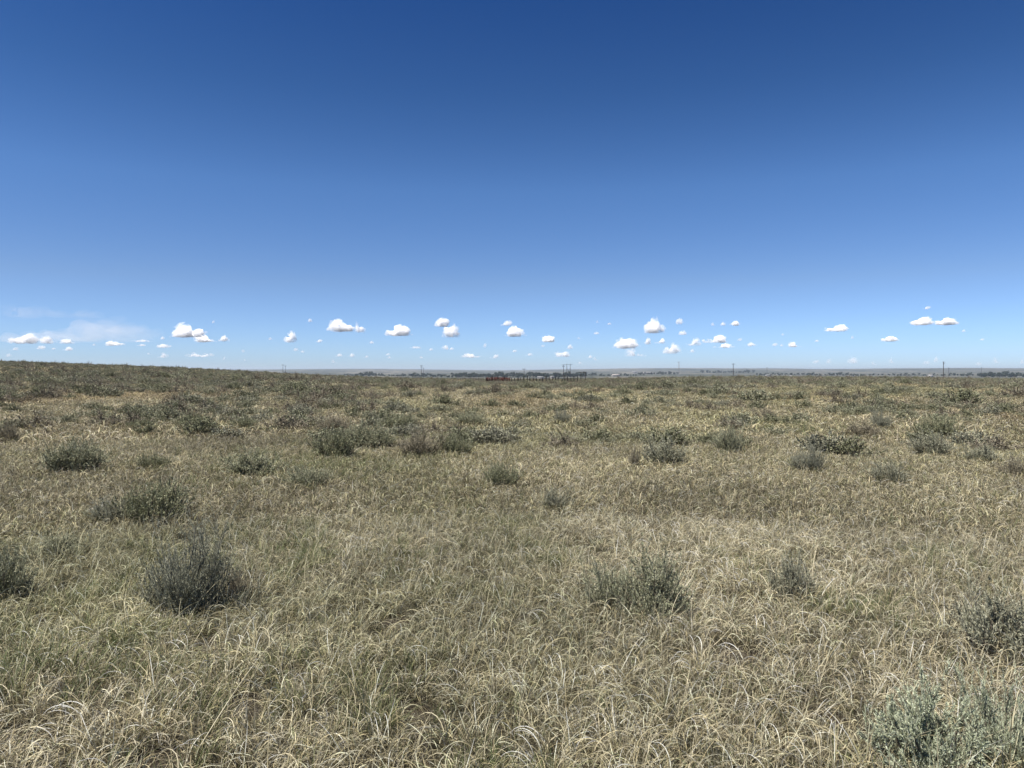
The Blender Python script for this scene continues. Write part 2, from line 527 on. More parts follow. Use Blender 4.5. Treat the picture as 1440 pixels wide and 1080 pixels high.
# ------------------------------------------------------------------ sagebrush
def sage_mesh(seed, W=.9, H=.5, stems=13, shoots=8, leaves=46, leaf=(.014, .03), lw=.0042,
              pal=((.20, .235, .17), (.24, .27, .21), (.16, .19, .13), (.29, .31, .25)),
              bark=(.15, .125, .095), spread=1.4, lobes=None, shoot_len=(.08, .2), up=.65, twig=.0018):
    rg = np.random.default_rng(seed)
    pal = np.array(pal)
    gs, gl = Geo(), Geo()
    P0, D0 = [], []
    for i in range(stems):
        a = rg.random() * 6.283
        ti = math.acos(1 - rg.random() * (1 - math.cos(spread)))
        d = np.array([math.sin(ti) * math.cos(a), math.sin(ti) * math.sin(a), math.cos(ti)])
        ell = 1 / math.sqrt((d[0] / (W / 2)) ** 2 + (d[1] / (W / 2)) ** 2 + (d[2] / H) ** 2)
        lob = mnoise.noise(Vector((math.cos(a) * 1.1 + seed * 5.1, math.sin(a) * 1.1, ti * 1.2)))
        L = ell * (.45 + .5 * rg.random()) * (1 + .55 * lob)
        n = 6
        pts = [np.array([rg.normal(0, .025), rg.normal(0, .025), -.02])]
        dd = d * .6 + np.array([d[0], d[1], 0]) * .5
        for k in range(n):
            t = (k + 1) / n
            dk = dd * (1 - t) + (d + np.array([0, 0, .5])) * t + rg.normal(0, .16, 3)
            dk /= np.linalg.norm(dk)
            pts.append(pts[-1] + dk * L / n)
        pts = np.array(pts)
        gs.tube(pts, np.linspace(.011, .003, n + 1) * (.7 + .6 * rg.random()), np.array(bark) * (.7 + .6 * rg.random()), 5)
        for s in range(shoots):
            t = .32 + .68 * rg.random() ** .8
            f = t * n; k = min(int(f), n - 1)
            b = pts[k] * (1 - f + k) + pts[k + 1] * (f - k)
            tang = pts[k + 1] - pts[k]; tang /= np.linalg.norm(tang) + 1e-9
            od = tang * .7 + rg.normal(0, .55, 3) + np.array([0, 0, up])
            od /= np.linalg.norm(od)
            sl = shoot_len[0] + (shoot_len[1] - shoot_len[0]) * rg.random()
            bend = rg.normal(0, .18, 3) + np.array([0, 0, .15])
            sp_ = np.array([b + od * sl * q + bend * sl * q * q for q in (0, .33, .66, 1.0)])
            gs.tube(sp_, np.linspace(twig, twig * .5, 4), np.array(bark) * 1.5, 3)
            m = max(3, int(leaves * (.6 + .8 * rg.random())))
            q = rg.random(m) ** .75
            base = b + od * (sl * q)[:, None] + bend * (sl * q * q)[:, None]
            P0.append(base); D0.append(np.broadcast_to(od, (m, 3)) + rg.normal(0, .48, (m, 3)))
    if P0:
        P = np.concatenate(P0); D = np.concatenate(D0); n = len(P)
        D /= np.linalg.norm(D, axis=1)[:, None]
        L = leaf[0] + (leaf[1] - leaf[0]) * rg.random(n)
        side = np.cross(D, rg.normal(0, 1, (n, 3))); side /= np.linalg.norm(side, axis=1)[:, None] + 1e-9
        w = lw * (.7 + .6 * rg.random(n))
        tip = P + D * L[:, None]
        mid = P + D * (L * .55)[:, None]
        v = np.stack([P - side * (w * .18)[:, None], P + side * (w * .18)[:, None],
                      mid + side * (w * .5)[:, None], tip, mid - side * (w * .5)[:, None]], 1)
        # two quads sharing the mid line: base-base-mid-mid and the pointed end
        idx = np.arange(n * 5).reshape(n, 5)
        quad = np.stack([idx[:, 0], idx[:, 1], idx[:, 2], idx[:, 4]], 1)
        tri = np.stack([idx[:, 4], idx[:, 2], idx[:, 3], idx[:, 3]], 1)[:, :3]
        c = pal[rg.integers(0, len(pal), n)] * (.75 + .5 * rg.random((n, 1)))
        c = np.repeat(c, 5, 0)
        return gs, (v.reshape(-1, 3), quad, tri, c)
    return gs, None


KINDS = {}


def make_kind(key, **kw):
    gs, lf = sage_mesh(**kw)
    st = gs.mesh('stem', [M_BARK])
    fo = mesh_np('foliage', lf[0], [lf[1], lf[2]], [M_LEAF], lf[3])
    KINDS[key] = (st, fo, kw.get('W', .9), kw.get('H', .5))
    return gs, lf


GREYGREEN = ((0.388, 0.394, 0.246), (0.469, 0.47, 0.308), (0.296, 0.312, 0.183), (0.542, 0.536, 0.365))
DARKGREEN = ((0.319, 0.333, 0.19), (0.396, 0.4, 0.237), (0.223, 0.235, 0.125), (0.459, 0.454, 0.29))
BLUEGREY = ((0.394, 0.391, 0.268), (0.474, 0.468, 0.331), (0.283, 0.285, 0.188), (0.548, 0.534, 0.388))
DULL = ((0.358, 0.315, 0.217), (0.427, 0.378, 0.269), (0.254, 0.224, 0.155), (0.497, 0.441, 0.32))
NEARPAL = ((0.56, 0.606, 0.405), (0.661, 0.707, 0.493), (0.437, 0.481, 0.3), (0.747, 0.781, 0.564))
make_kind('near', seed=11, W=.66, H=.5, stems=34, shoots=18, leaves=78, leaf=(.010, .024), lw=.0034, pal=NEARPAL, shoot_len=(.05, .14), up=.4)
make_kind('near_b', seed=12, W=.66, H=.5, stems=28, shoots=18, leaves=72, leaf=(.010, .024), lw=.0034, pal=NEARPAL, shoot_len=(.06, .16), up=.45)
make_kind('sage', seed=13, W=.95, H=.44, stems=44, shoots=13, leaves=44, lw=.0052, pal=GREYGREEN, up=.3)
make_kind('sage_b', seed=14, W=1.0, H=.44, stems=38, shoots=13, leaves=44, lw=.0052, pal=GREYGREEN, spread=1.5, up=.25)
make_kind('dark', seed=15, W=1.0, H=.46, stems=42, shoots=12, leaves=40, lw=.0062, leaf=(.014, .03), pal=DARKGREEN, spread=1.5, up=.3)
make_kind('blue', seed=16, W=.95, H=.46, stems=42, shoots=12, leaves=40, lw=.006, pal=BLUEGREY, up=.35)
make_kind('dull', seed=17, W=.85, H=.46, stems=44, shoots=12, leaves=24, lw=.005, pal=DULL, bark=(.17, .15, .10), up=.5)
make_kind('twiggy', seed=18, W=.85, H=.6, stems=64, shoots=13, leaves=26, lw=.0038, pal=((.28, .29, .2), (.35, .355, .255), (.43, .43, .32)),
          bark=(.21, .20, .15), spread=1.35, up=.9, shoot_len=(.08, .22), twig=.0018)

SAGES = []


def sage(kind, px, py, wpx, hpx, label, group='sagebrush in the near meadow', name='sagebrush'):
    st, fo, W, H = KINDS[kind]
    x, y, z = on_ground(px, py)
    d = y * cp + .0
    sx = wpx / F * d / W * 1.22
    sz = hpx / F * d / H * .82
    rz = random.random() * 6.283
    e = bpy.data.objects.new(name, None); e.empty_display_size = .2
    COL.objects.link(e)
    e.location = (x, y, z); e.rotation_euler = (0, 0, rz); e.scale = (sx, sx, sz)
    tag(e, label, 'shrub', group)
    link('stem', st, e); link('foliage', fo, e)
    SAGES.append((x, y, wpx / F * d / 2))
    return e


G = 'sagebrush in the near meadow'
sage('near', 1306, 1098, 140, 225, 'pale grey-green sagebrush in the near right corner, feathery shoots and a dark forked stem')
sage('near_b', 1412, 1092, 96, 215, 'narrow upright pale sagebrush just right of the feathery corner one, cut by the photo edge')
sage('blue', 1398, 928, 138, 122, 'blue-grey sagebrush cut by the right edge, second up from the near corner')
sage('sage_b', 918, 880, 132, 122, 'rounded grey-green sagebrush, taller of a joined pair in the near grass right of centre')
sage('sage', 858, 866, 88, 86, 'low grey-green sagebrush lobe leaning on the left side of the rounded one')
sage('twiggy', 266, 872, 116, 180, 'tall dark grey twiggy shrub in the near left grass, bleached curls at its foot')
sage('dull', 335, 850, 70, 62, 'low dull brown shrub against the right side of the tall dark twiggy one')
sage('blue', 1110, 848, 78, 84, 'small grey shrub half sunk in the grass between the rounded sagebrush and the right edge')
sage('twiggy', 160, 740, 74, 52, 'low dark shrub forming the left half of the blackish clump on the left')
sage('dark', 215, 738, 110, 80, 'wide dark shrub forming the right half of the blackish clump on the left')
sage('sage', 5, 848, 90, 95, 'grey-green sagebrush cut by the left edge, nearest on that side')
sage('sage_b', 75, 790, 95, 45, 'low spreading pale green sagebrush beside the one cut by the left edge')
sage('sage', 102, 668, 92, 62, 'broad grey-green sagebrush far left, above the blackish clump')
sage('dark', 216, 664, 50, 34, 'small dark sagebrush just above the blackish clump on the left')
sage('dark', 472, 648, 70, 60, 'dark green sagebrush with a black shaded side, left of centre')
sage('sage', 520, 634, 80, 50, 'lighter sagebrush behind the dark green one left of centre')
sage('dark', 640, 645, 52, 48, 'dark sagebrush ending the right side of a wide clump near the centre')
sage('dull', 590, 645, 82, 52, 'grey-brown sagebrush forming the left body of the wide clump near the centre')
sage('dark', 703, 690, 58, 56, 'loose small dark sagebrush alone below the wide central clump')
sage('blue', 780, 722, 52, 42, 'faint grey sagebrush low in the grass, nearest of the centre column')
sage('blue', 935, 658, 78, 54, 'dark blue-grey sagebrush standing out right of centre against pale grass')
sage('dull', 893, 662, 18, 44, 'thin brown twig bush at the left foot of the dark blue-grey sagebrush')
sage('sage', 1026, 640, 50, 50, 'rounded sagebrush to the right of the dark blue-grey one and farther off')
sage('twiggy', 1136, 666, 46, 56, 'upright brown twiggy shrub with a leaning spray, right of centre')
sage('blue', 1252, 684, 66, 44, 'wide low grey sagebrush in the right meadow with a brown right end')
sage('blue', 1312, 645, 74, 46, 'grey sagebrush in front of the tall clump at the right')
sage('dark', 1316, 618, 62, 46, 'tall sagebrush at the back of the right hand clump')
sage('blue', 1380, 655, 56, 38, 'grey sagebrush right of the tall clump, near the right edge')
sage('dull', 1428, 675, 46, 44, 'brown shrub cut by the right edge below the grey clump')
sage('dull', 1212, 618, 52, 32, 'russet brown shrub left of the tall right hand clump')
sage('twiggy', 1238, 606, 30, 40, 'upright dark shrub just behind the russet brown one')
sage('sage_b', 360, 672, 110, 46, 'faint wide green sagebrush patch right of the small dark one on the left')
sage('sage', 430, 690, 70, 40, 'faint green sagebrush low in the grass below the dark green one')
sage('dark', 275, 606, 62, 32, 'dark sagebrush in a row across the left middle ground, left end')
sage('dark', 345, 606, 48, 26, 'dark sagebrush in the left middle row, second from the left end')
sage('dark', 200, 606, 44, 24, 'dark green low sagebrush left of the middle row')
sage('dull', 8, 625, 40, 40, 'brown sagebrush cut by the left edge, farther of two there')
sage('dull', 470, 610, 60, 34, 'dull sagebrush behind the lighter one left of centre')
sage('dark', 560, 608, 64, 34, 'dark sagebrush behind the wide central clump')
sage('twiggy', 790, 598, 24, 30, 'small upright dark shrub alone in pale grass, middle of the field')
sage('dull', 1076, 592, 42, 24, 'brown shrub in the middle right distance, left of the russet ones')
sage('sage', 660, 600, 50, 24, 'pale sagebrush between the middle row and the lone dark shrub')
print('hand placed', len(SAGES))
for (sx_, sy_, sr_) in SAGES:
    n = int(10 + 26 * sr_)
    a_ = rng.random(n) * 6.283; q_ = sr_ * (.55 + .6 * rng.random(n))
    xs, ys = sx_ + q_ * np.cos(a_), sy_ + q_ * np.sin(a_)
    far_ = sy_ > 9
    scatter(xs, ys, 10 + rng.integers(0, 4, n) if far_ else rng.choice([0, 1, 2, 3, 4, 5, 9, 9], n), (1.15 + .5 * rng.random(n))[:, None] * np.ones(3))

# farther shrubs: individuals in a crowd that thins into ground cover
far_meshes = []
far_col = bpy.data.collections.new('far_sagebrush')
for k, (pal, bark, W, H) in enumerate((tuple(tuple(.86 * c for c in q) for q in a), b, w_, h_) for a, b, w_, h_ in [(DARKGREEN, (.1, .085, .07), 1.0, .5), (GREYGREEN, (.12, .1, .08), 1.0, .5), (BLUEGREY, (.1, .09, .08), 1.0, .48), (DULL, (.13, .1, .08), .9, .5)]):
    gs, lf = sage_mesh(seed=40 + k, W=W, H=H, stems=26, shoots=9, leaves=12, leaf=(.03, .055), lw=.016, up=.3, pal=pal, bark=bark, shoot_len=(.1, .22), twig=.004)
    v = np.concatenate([np.concatenate(gs.v), lf[0]]); n0 = gs.n
    q = np.concatenate(gs.q)
    for mat in (M_LEAF, M_LEAF_FAR):
        me = mesh_np('sagebrush', v, [np.concatenate([q, lf[1] + n0]), lf[2] + n0], [mat], np.concatenate([np.concatenate(gs.c), lf[3]]))
        if mat is M_LEAF: far_meshes.append(me)
        else: far_col.objects.link(bpy.data.objects.new('s%d' % k, me))


def sage_density(x, y):
    r = np.hypot(x, y)
    n = N4.fbm(x / 9 + 4, y / 14 + 4, 3)
    az = x / np.maximum(y, 1)
    left = np.interp(az, [-.7, -.2, 0, .2, .7], [.10, .09, .06, .05, .06])
    return smooth((n + left - .46) / .16) * .8 + .2


def throw(r0, r1, n, half=.72):
    x, y = wedge(r0, r1, n, half)
    keep = rng.random(n) < sage_density(x, y)
    x, y = x[keep], y[keep]
    if r0 < 30:
        ok = np.ones(len(x), bool)
        for (sx, sy, sr) in SAGES:
            ok &= np.hypot(x - sx, y - sy) > sr + .45
        x, y = x[ok], y[ok]
    return x, y


x1, y1 = throw(15, 46, 1300, .66)
order = np.argsort(np.hypot(x1, y1))
x1, y1 = x1[order][:250], y1[order][:250]
r_edge = np.hypot(x1, y1).max()
print('individual far shrubs', len(x1), 'to', r_edge)
for k in range(len(x1)):
    me = far_meshes[int(rng.choice([0, 0, 1, 1, 2, 3]))]
    s = .55 + .55 * rng.random()
    o = link('sagebrush', me, None, (x1[k], y1[k], gz(x1[k], y1[k]) - .02), rng.random() * 6.28, (s * 1.3, s * 1.3, s * (.65 + .35 * rng.random())))
    tag(o, 'small weathered sagebrush clump among the scattered scrub crowding the middle of the field', 'shrub', 'sagebrush scattered through the middle field')

x2, y2 = throw(r_edge, 330, 44000, .72)
n2 = len(x2)
print('cover shrubs', n2)
s2 = ((.6 + .6 * rng.random(n2)) * (1 + .7 * (rng.random(n2) < .07)))[:, None] * np.stack([1.2 + .4 * rng.random(n2)] * 2 + [.75 + .35 * rng.random(n2)], 1)
cov = instancer('sagebrush_cover', far_col, np.stack([x2, y2, ground_z(x2, y2) - .02], 1), rng.choice([0, 0, 1, 1, 2, 3, 3], n2), s2,
                (.8 + .4 * rng.random((n2, 1))) * np.ones(3), np.stack([np.zeros(n2), np.zeros(n2), rng.random(n2) * 6.28], 1))
tag(cov, 'grey-green low scrub covering the far half of the field up to the skyline', 'scrub', kind='stuff')

# extra bleached curls round the feet of the near shrubs and the fresh green patch on the right
for (px, py, n, var) in ((250, 872, 10, 5), (925, 890, 14, 6), (990, 900, 10, 5), (1250, 1000, 10, 5), (230, 1050, 12, 6), (900, 1060, 12, 5), (1180, 830, 14, 6), (640, 960, 8, 6)):
    x, y, z = on_ground(px, py)
    xs = x + rng.normal(0, .16, n); ys = y + rng.normal(0, .1, n)
    scatter(xs, ys, np.full(n, var), (.8 + .4 * rng.random(n))[:, None] * np.ones(3), np.ones((n, 3)) * np.array([1.02, 1.0, .95]))
for (px, py, n, sx, sy) in ((1120, 606, 160, 1.0, 1.2), (400, 800, 30, .25, .4), (50, 960, 30, .3, .2), (380, 655, 150, .9, 1.2), (520, 620, 120, .8, 1.0), (1120, 570, 240, 3, 3), (440, 665, 150, 1.0, 1.0)):
    x, y, z = on_ground(px, py)
    xs = x + rng.normal(0, sx, n); ys = y + rng.normal(0, sy, n)
    scatter(xs, ys, np.full(n, 7), (1 + .5 * rng.random(n))[:, None] * np.ones(3), np.ones((n, 3)) * np.array([1.0, 1.0, .95]) * (.8 + .4 * rng.random((n, 1))))

grass = instancer('grass', tuft_col, np.concatenate(PX), np.concatenate(PV), np.concatenate(PS), np.concatenate(PT), np.concatenate(PR))
tag(grass, 'dry curling straw-coloured prairie grass with green blades covering the field', 'grass', kind='stuff')
print('grass tufts', sum(len(p) for p in PX))

# long straight fallen stalks in the foreground
def stalk(pxa, pya, pxb, pyb, lift, label):
    a = Vector(on_ground(pxa, pya)); b = Vector(on_ground(pxb, pyb))
    a.z += .08; b.z += lift
    g = Geo()
    t = np.linspace(0, 1, 9)[:, None]
    pts = np.array(a)[None] * (1 - t) + np.array(b)[None] * t
    pts[:, 2] += .03 * np.sin(t[:, 0] * 3.14)
    org = np.array(a)
    g.tube(pts - org, np.linspace(.0026, .0012, 9), (.62, .56, .38), 5)
    o = link('grass_stalk', g.mesh('grass_stalk', [M_WOOD]), None, a)
    tag(o, label, 'grass stalk', 'long fallen stalks in the near grass')


stalk(282, 1078, 398, 938, .20, 'long straight pale stalk slanting up to the right in the near left grass')
stalk(905, 768, 1000, 722, .16, 'pale thin stalk lying on the grass above the rounded sagebrush')

# ------------------------------------------------------------------ corral at the field's edge
def lin(a, b, t):
    return a + (b - a) * t


CD = 205.0


def corral_fence(x0px, x1px, n, rails, col, hgt, label, boards=False, dist=CD, r=.09, miss=0.0, top_extra=0.0):
    x0, y0, z0 = at_dist(x0px, dist); x1, y1, z1 = at_dist(x1px, dist)
    e = bpy.data.objects.new('corral_fence' if not boards else 'board_windbreak', None); COL.objects.link(e)
    e.location = (x0, y0, z0)
    tag(e, label, 'fence')
    col = np.array(col)
    for k in range(n):
        x = lin(x0, x1, k / (n - 1)) + random.uniform(-.15, .15); zz = gz(x, y0) - z0
        h = hgt * random.uniform(.85, 1.2) + (top_extra if random.random() < .3 else 0)
        g = Geo()
        lean = random.uniform(-.05, .05)
        g.tube([(0, 0, -.3), (lean * .5, 0, h * .5), (lean, 0, h)], [r, r * .95, r * .85], col * random.uniform(.7, 1.2), 8)
        g.tube([(lean, 0, h), (lean, 0, h + .02)], [r * .85, r * .4], col, 8)
        link('post', g.mesh('post', [M_WOOD]), e, (x - x0, 0, zz))
    for rz_ in rails:
        g = Geo()
        for k in range(n - 1):
            if random.random() < miss: continue
            xa, xb = lin(x0, x1, k / (n - 1)), lin(x0, x1, (k + 1) / (n - 1))
            za, zb = gz(xa, y0) - z0 + rz_ + random.uniform(-.05, .05), gz(xb, y0) - z0 + rz_ + random.uniform(-.05, .05)
            g.tube([(xa - x0 - .1, -.13, za), ((xa + xb) / 2 - x0, -.13, (za + zb) / 2 - .02), (xb - x0 + .1, -.13, zb)], .055, col * random.uniform(.8, 1.2), 6)
        link('rail', g.mesh('rail', [M_WOOD]), e)
    if boards:
        g = Geo()
        x = x0
        while x < x1:
            w = random.uniform(.16, .24)
            h = hgt * random.uniform(.86, 1.0)
            g.box((x - x0 + w / 2, .12 + random.uniform(-.01, .01), gz(x, y0) - z0 + h / 2), (w - .015, .035, h), col * random.uniform(.6, 1.3), tilt=random.uniform(-.012, .012))
            x += w + (random.random() < .12) * .1
        link('board_panel', g.mesh('board_panel', [M_WOOD]), e)
    return e


corral_fence(683, 717, 5, (.4, 1.1), (.075, .02, .013), 1.6, 'dark reddish-brown solid board windbreak at the left end of the corral', boards=True)
corral_fence(719, 812, 22, (.4, .75, 1.05), (.04, .033, .028), 1.25, 'dark weathered post and rail corral fence running right of the board windbreak', r=.11, miss=.12, top_extra=.5)
corral_fence(644, 680, 11, (1.2,), (.24, .22, .2), 1.8, 'thin pale grey post fence left of the dark board windbreak', r=.06, dist=209, miss=.2)
# the taller gateway that ends the corral
x, y, z = at_dist(820, CD + 2)
e = bpy.data.objects.new('corral_gateway', None); COL.objects.link(e); e.location = (x, y, z)
tag(e, 'dark timber gateway, two tall posts and a crossbeam, at the right end of the corral', 'gateway')
for s in (-.62, .62):
    g = Geo(); g.tube([(0, 0, -.3), (0, 0, 2.7)], [.1, .085], (.075, .06, .05), 8)
    link('post', g.mesh('post', [M_WOOD]), e, (s, 0, 0))
g = Geo(); g.tube([(-.85, 0, 2.78), (.85, 0, 2.8)], .085, (.085, .07, .055), 8)
link('crossbeam', g.mesh('crossbeam', [M_WOOD]), e)

# ------------------------------------------------------------------ utility poles
def pole(px, top, dist, kind, label, r=.2, col=(.075, .065, .06)):
    x, y, z = at_dist(px, dist)
    ztop = EYE + (HZ - top) / F * dist
    h = ztop - z
    e = bpy.data.objects.new('utility_pole' if kind != 'tower' else 'lattice_tower', None); COL.objects.link(e)
    e.location = (x, y, z); e.rotation_euler = (0, 0, R(random.uniform(-25, 25)) if kind != 'h' else R(8))
    tag(e, label, 'utility pole' if kind != 'tower' else 'tower', 'poles along the far edge of the field')
    col = np.array(col)

    def shaft(ox):
        g = Geo(); g.tube([(ox, 0, -.5), (ox, 0, h * .5), (ox, 0, h)], [r, r * .85, r * .65], col, 10)
        link('shaft', g.mesh('shaft', [M_WOOD]), e)

    def arm(w, zz, n):
        g = Geo(); g.box((0, -.16 - r * .5, zz), (w, .14, .18), col * 1.2)
        a = link('crossarm', g.mesh('crossarm', [M_WOOD]), e)
        for k in range(n):
            g = Geo(); px_ = -w / 2 + .12 + (w - .24) * k / max(1, n - 1)
            g.tube([(px_, -.16 - r * .5, zz + .09), (px_, -.16 - r * .5, zz + .2), (px_, -.16 - r * .5, zz + .34)], [.05, .09, .04], (.2, .19, .18), 8)
            link('insulator', g.mesh('insulator', [M_PAINT]), a)
    if kind == 'single':
        shaft(0); arm(2.2, h - .5, 3)
    elif kind == 'double':
        shaft(0); arm(2.4, h - .4, 3); arm(2.0, h - 1.5, 2)
    elif kind == 'h':
        shaft(-1.5); shaft(1.5); arm(6.5, h - .7, 3)
        g = Geo()
        g.tube([(-1.5, 0, h * .55), (1.5, 0, h * .8)], .07, col, 6); g.tube([(1.5, .2, h * .55), (-1.5, .2, h * .8)], .07, col, 6)
        link('brace', g.mesh('brace', [M_WOOD]), e)
    else:
        g = Geo(); b = 1.5
        def leg(sx, sy): g.tube([(sx * b, sy * b, -.3), (sx * .35, sy * .35, h)], [.13, .1], col, 4)
        for sx in (-1, 1):
            for sy in (-1, 1): leg(sx, sy)
        link('leg_frame', g.mesh('leg_frame', [M_PAINT]), e)
        g = Geo()
        for k in range(9):
            t0, t1 = k / 9, (k + 1) / 9
            w0, w1 = lin(b, .35, t0), lin(b, .35, t1)
            for s in (-1, 1):
                g.tube([(-w0, s * w0, h * t0), (w1, s * w1, h * t1)], .06, col, 4); g.tube([(w0, s * w0, h * t0), (-w1, s * w1, h * t1)], .06, col, 4)
                g.tube([(s * w0, -w0, h * t0), (s * w1, w1, h * t1)], .06, col, 4)
        link('lattice', g.mesh('lattice', [M_PAINT]), e)
        arm(3.4, h - .6, 2)
    return e


GREYP = (.12, .12, .125)
pole(398, 512.5, 640, 'single', 'left of two slim poles standing together on the slope of the left rise')
pole(401.5, 514, 720, 'single', 'right, fainter of two slim poles on the slope of the left rise', col=GREYP)
pole(592.5, 513.5, 620, 'double', 'taller dark pole with two crossarms between the left trees and the corral')
pole(595.5, 517, 760, 'single', 'shorter pole just right of the two-armed one left of the corral', col=GREYP)
pole(737, 518, 420, 'single', 'lone short thin pole rising behind the corral fence', r=.14)
pole(792.3, 512.5, 520, 'double', 'dark two-armed pole just left of the twin-shaft one behind the corral', r=.22)
pole(799.5, 511.5, 640, 'h', 'twin-shaft braced pole behind the right end of the corral', r=.24, col=GREYP)
pole(954.5, 508.5, 900, 'tower', 'faint pale lattice tower alone right of the corral', col=(.22, .22, .23))
pole(1031, 511, 470, 'single', 'single dark pole standing alone at the crest right of the lattice tower', r=.22)
pole(1078.5, 516.5, 900, 'single', 'small faint pole above the dark far tree strip', col=GREYP)
pole(1326.5, 508.5, 520, 'double', 'tallest thick dark pole with two crossarms at the far right', r=.28)
pole(1334, 517, 700, 'single', 'small faint pole immediately right of the tallest thick one', col=GREYP)
pole(1380, 516, 1100, 'single', 'faint distant pole above the dark trees at the right edge', col=GREYP)

# ------------------------------------------------------------------ valley trees
def tree_mesh(seed, h, w, conical=False):
    rg = np.random.default_rng(seed)
    g = Geo()
    g.tube([(0, 0, -.5), (.1, 0, h * .25), (0, .1, h * .6)], [.28, .22, .1], (.09, .075, .06), 7)
    cl = []
    for k in range(13):
        a = rg.random() * 6.28; rr = w * .36 * math.sqrt(rg.random()); zz = h * (.3 + .6 * rg.random())
        sh = 1 - abs(zz / h - .55) * .9
        p = np.array([rr * sh * math.cos(a) * 1.3, rr * sh * math.sin(a) * 1.3, zz])
        cl.append((p, w * (.13 + .12 * rg.random())))
        g.tube([(0, 0, h * .22), p * .5 + np.array([0, 0, h * .14]), p], [.1, .06, .03], (.09, .075, .06), 4)
    pal = np.array([(.035, .06, .03), (.05, .075, .035), (.025, .045, .024), (.06, .085, .04)])
    V, Q, C = [], [], []
    n = 0
    for p, r in cl:
        m = 44
        d = rg.normal(0, 1, (m, 3)); d /= np.linalg.norm(d, axis=1)[:, None]
        c = p + d * (r * rg.random((m, 1)) ** .4) * np.array([1, 1, .8])
        s = .45 + .5 * rg.random((m, 1))
        a = rg.normal(0, 1, (m, 3)); a /= np.linalg.norm(a, axis=1)[:, None]
        b = np.cross(a, rg.normal(0, 1, (m, 3))); b /= np.linalg.norm(b, axis=1)[:, None]
        q = np.stack([c - a * s, c - b * s * .6, c + a * s, c + b * s * .6], 1)
        V.append(q.reshape(-1, 3)); C.append(np.repeat(pal[rg.integers(0, 4, m)] * (.8 + .4 * rg.random((m, 1))), 4, 0))
        n += m
    lv = np.concatenate(V)
    g.add(lv, np.arange(len(lv)).reshape(-1, 4), np.concatenate(C))
    return g.mesh('broadleaf_tree', [M_TREE])


TREES = [tree_mesh(60 + k, hh, ww) for k, (hh, ww) in enumerate([(10, 9), (12, 10), (8, 9.5), (9, 6)])]


def trees(x0, x1, d0, d1, n, s0, s1, label, group):
    for k in range(n):
        px = x0 + (x1 - x0) * (k + random.random()) / n
        d = random.uniform(d0, d1)
        x, y, z = at_dist(px, d)
        s = random.uniform(s0, s1) * 1.3
        o = link('broadleaf_tree', random.choice(TREES), None, (x, y, z), random.random() * 6.28, (s * random.uniform(1, 1.5), s * random.uniform(1, 1.5), s))
        tag(o, label, 'tree', group)


T = 'trees of the far valley'
trees(484, 502, 2300, 2500, 6, .35, .5, 'low dark tree at the left end of the valley treeline', 'low trees ending the valley treeline')
trees(498, 530, 2100, 2500, 14, .6, .95, 'tall green tree in the bunched grove left of the paired poles', 'grove left of the paired poles')
trees(530, 580, 2000, 2300, 14, .4, .7, 'small tree in the thin line between the left grove and the paired poles', 'thin tree line left of the poles')
trees(578, 650, 1800, 2200, 26, .5, .85, 'dark tree in the strip between the paired poles and the corral', 'tree strip left of the corral')
trees(640, 760, 1700, 2100, 46, .75, 1.05, 'dark valley tree seen over the board windbreak and left half of the corral', 'treeline behind the left of the corral')
trees(755, 822, 1700, 2100, 34, .65, 1.0, 'dark valley tree seen over the right half of the corral fence', 'treeline behind the right of the corral')
trees(822, 905, 2300, 2800, 22, .5, .7, 'small dark tree in the line just right of the corral', 'thin tree line right of the corral')
trees(895, 955, 3000, 3300, 18, .7, 1.0, 'dark purple-grey tree strip member left of the lattice tower', 'tree strip by the lattice tower')
trees(985, 1062, 3800, 4400, 24, .8, 1.2, 'distant dark tree in the strip around the lone dark pole', 'tree strip by the lone dark pole')
trees(1062, 1150, 2500, 3000, 26, .5, .8, 'dark tree in the line right of the lone dark pole', 'tree line right of the lone dark pole')
trees(1140, 1215, 2300, 2700, 22, .5, .85, 'green tree in the narrow strip midway to the tallest pole', 'tree strip in the right middle')
trees(1215, 1330, 2400, 2800, 26, .4, .65, 'low dark tree in the broken line left of the tallest pole', 'tree line left of the tallest pole')
trees(1335, 1385, 2300, 2600, 14, .5, .8, 'dark tree in the line just right of the tallest pole', 'tree line right of the tallest pole')
trees(1375, 1475, 1800, 2200, 34, .75, 1.1, 'tall dark tree massed at the right edge of the valley', 'trees massed at the right edge')

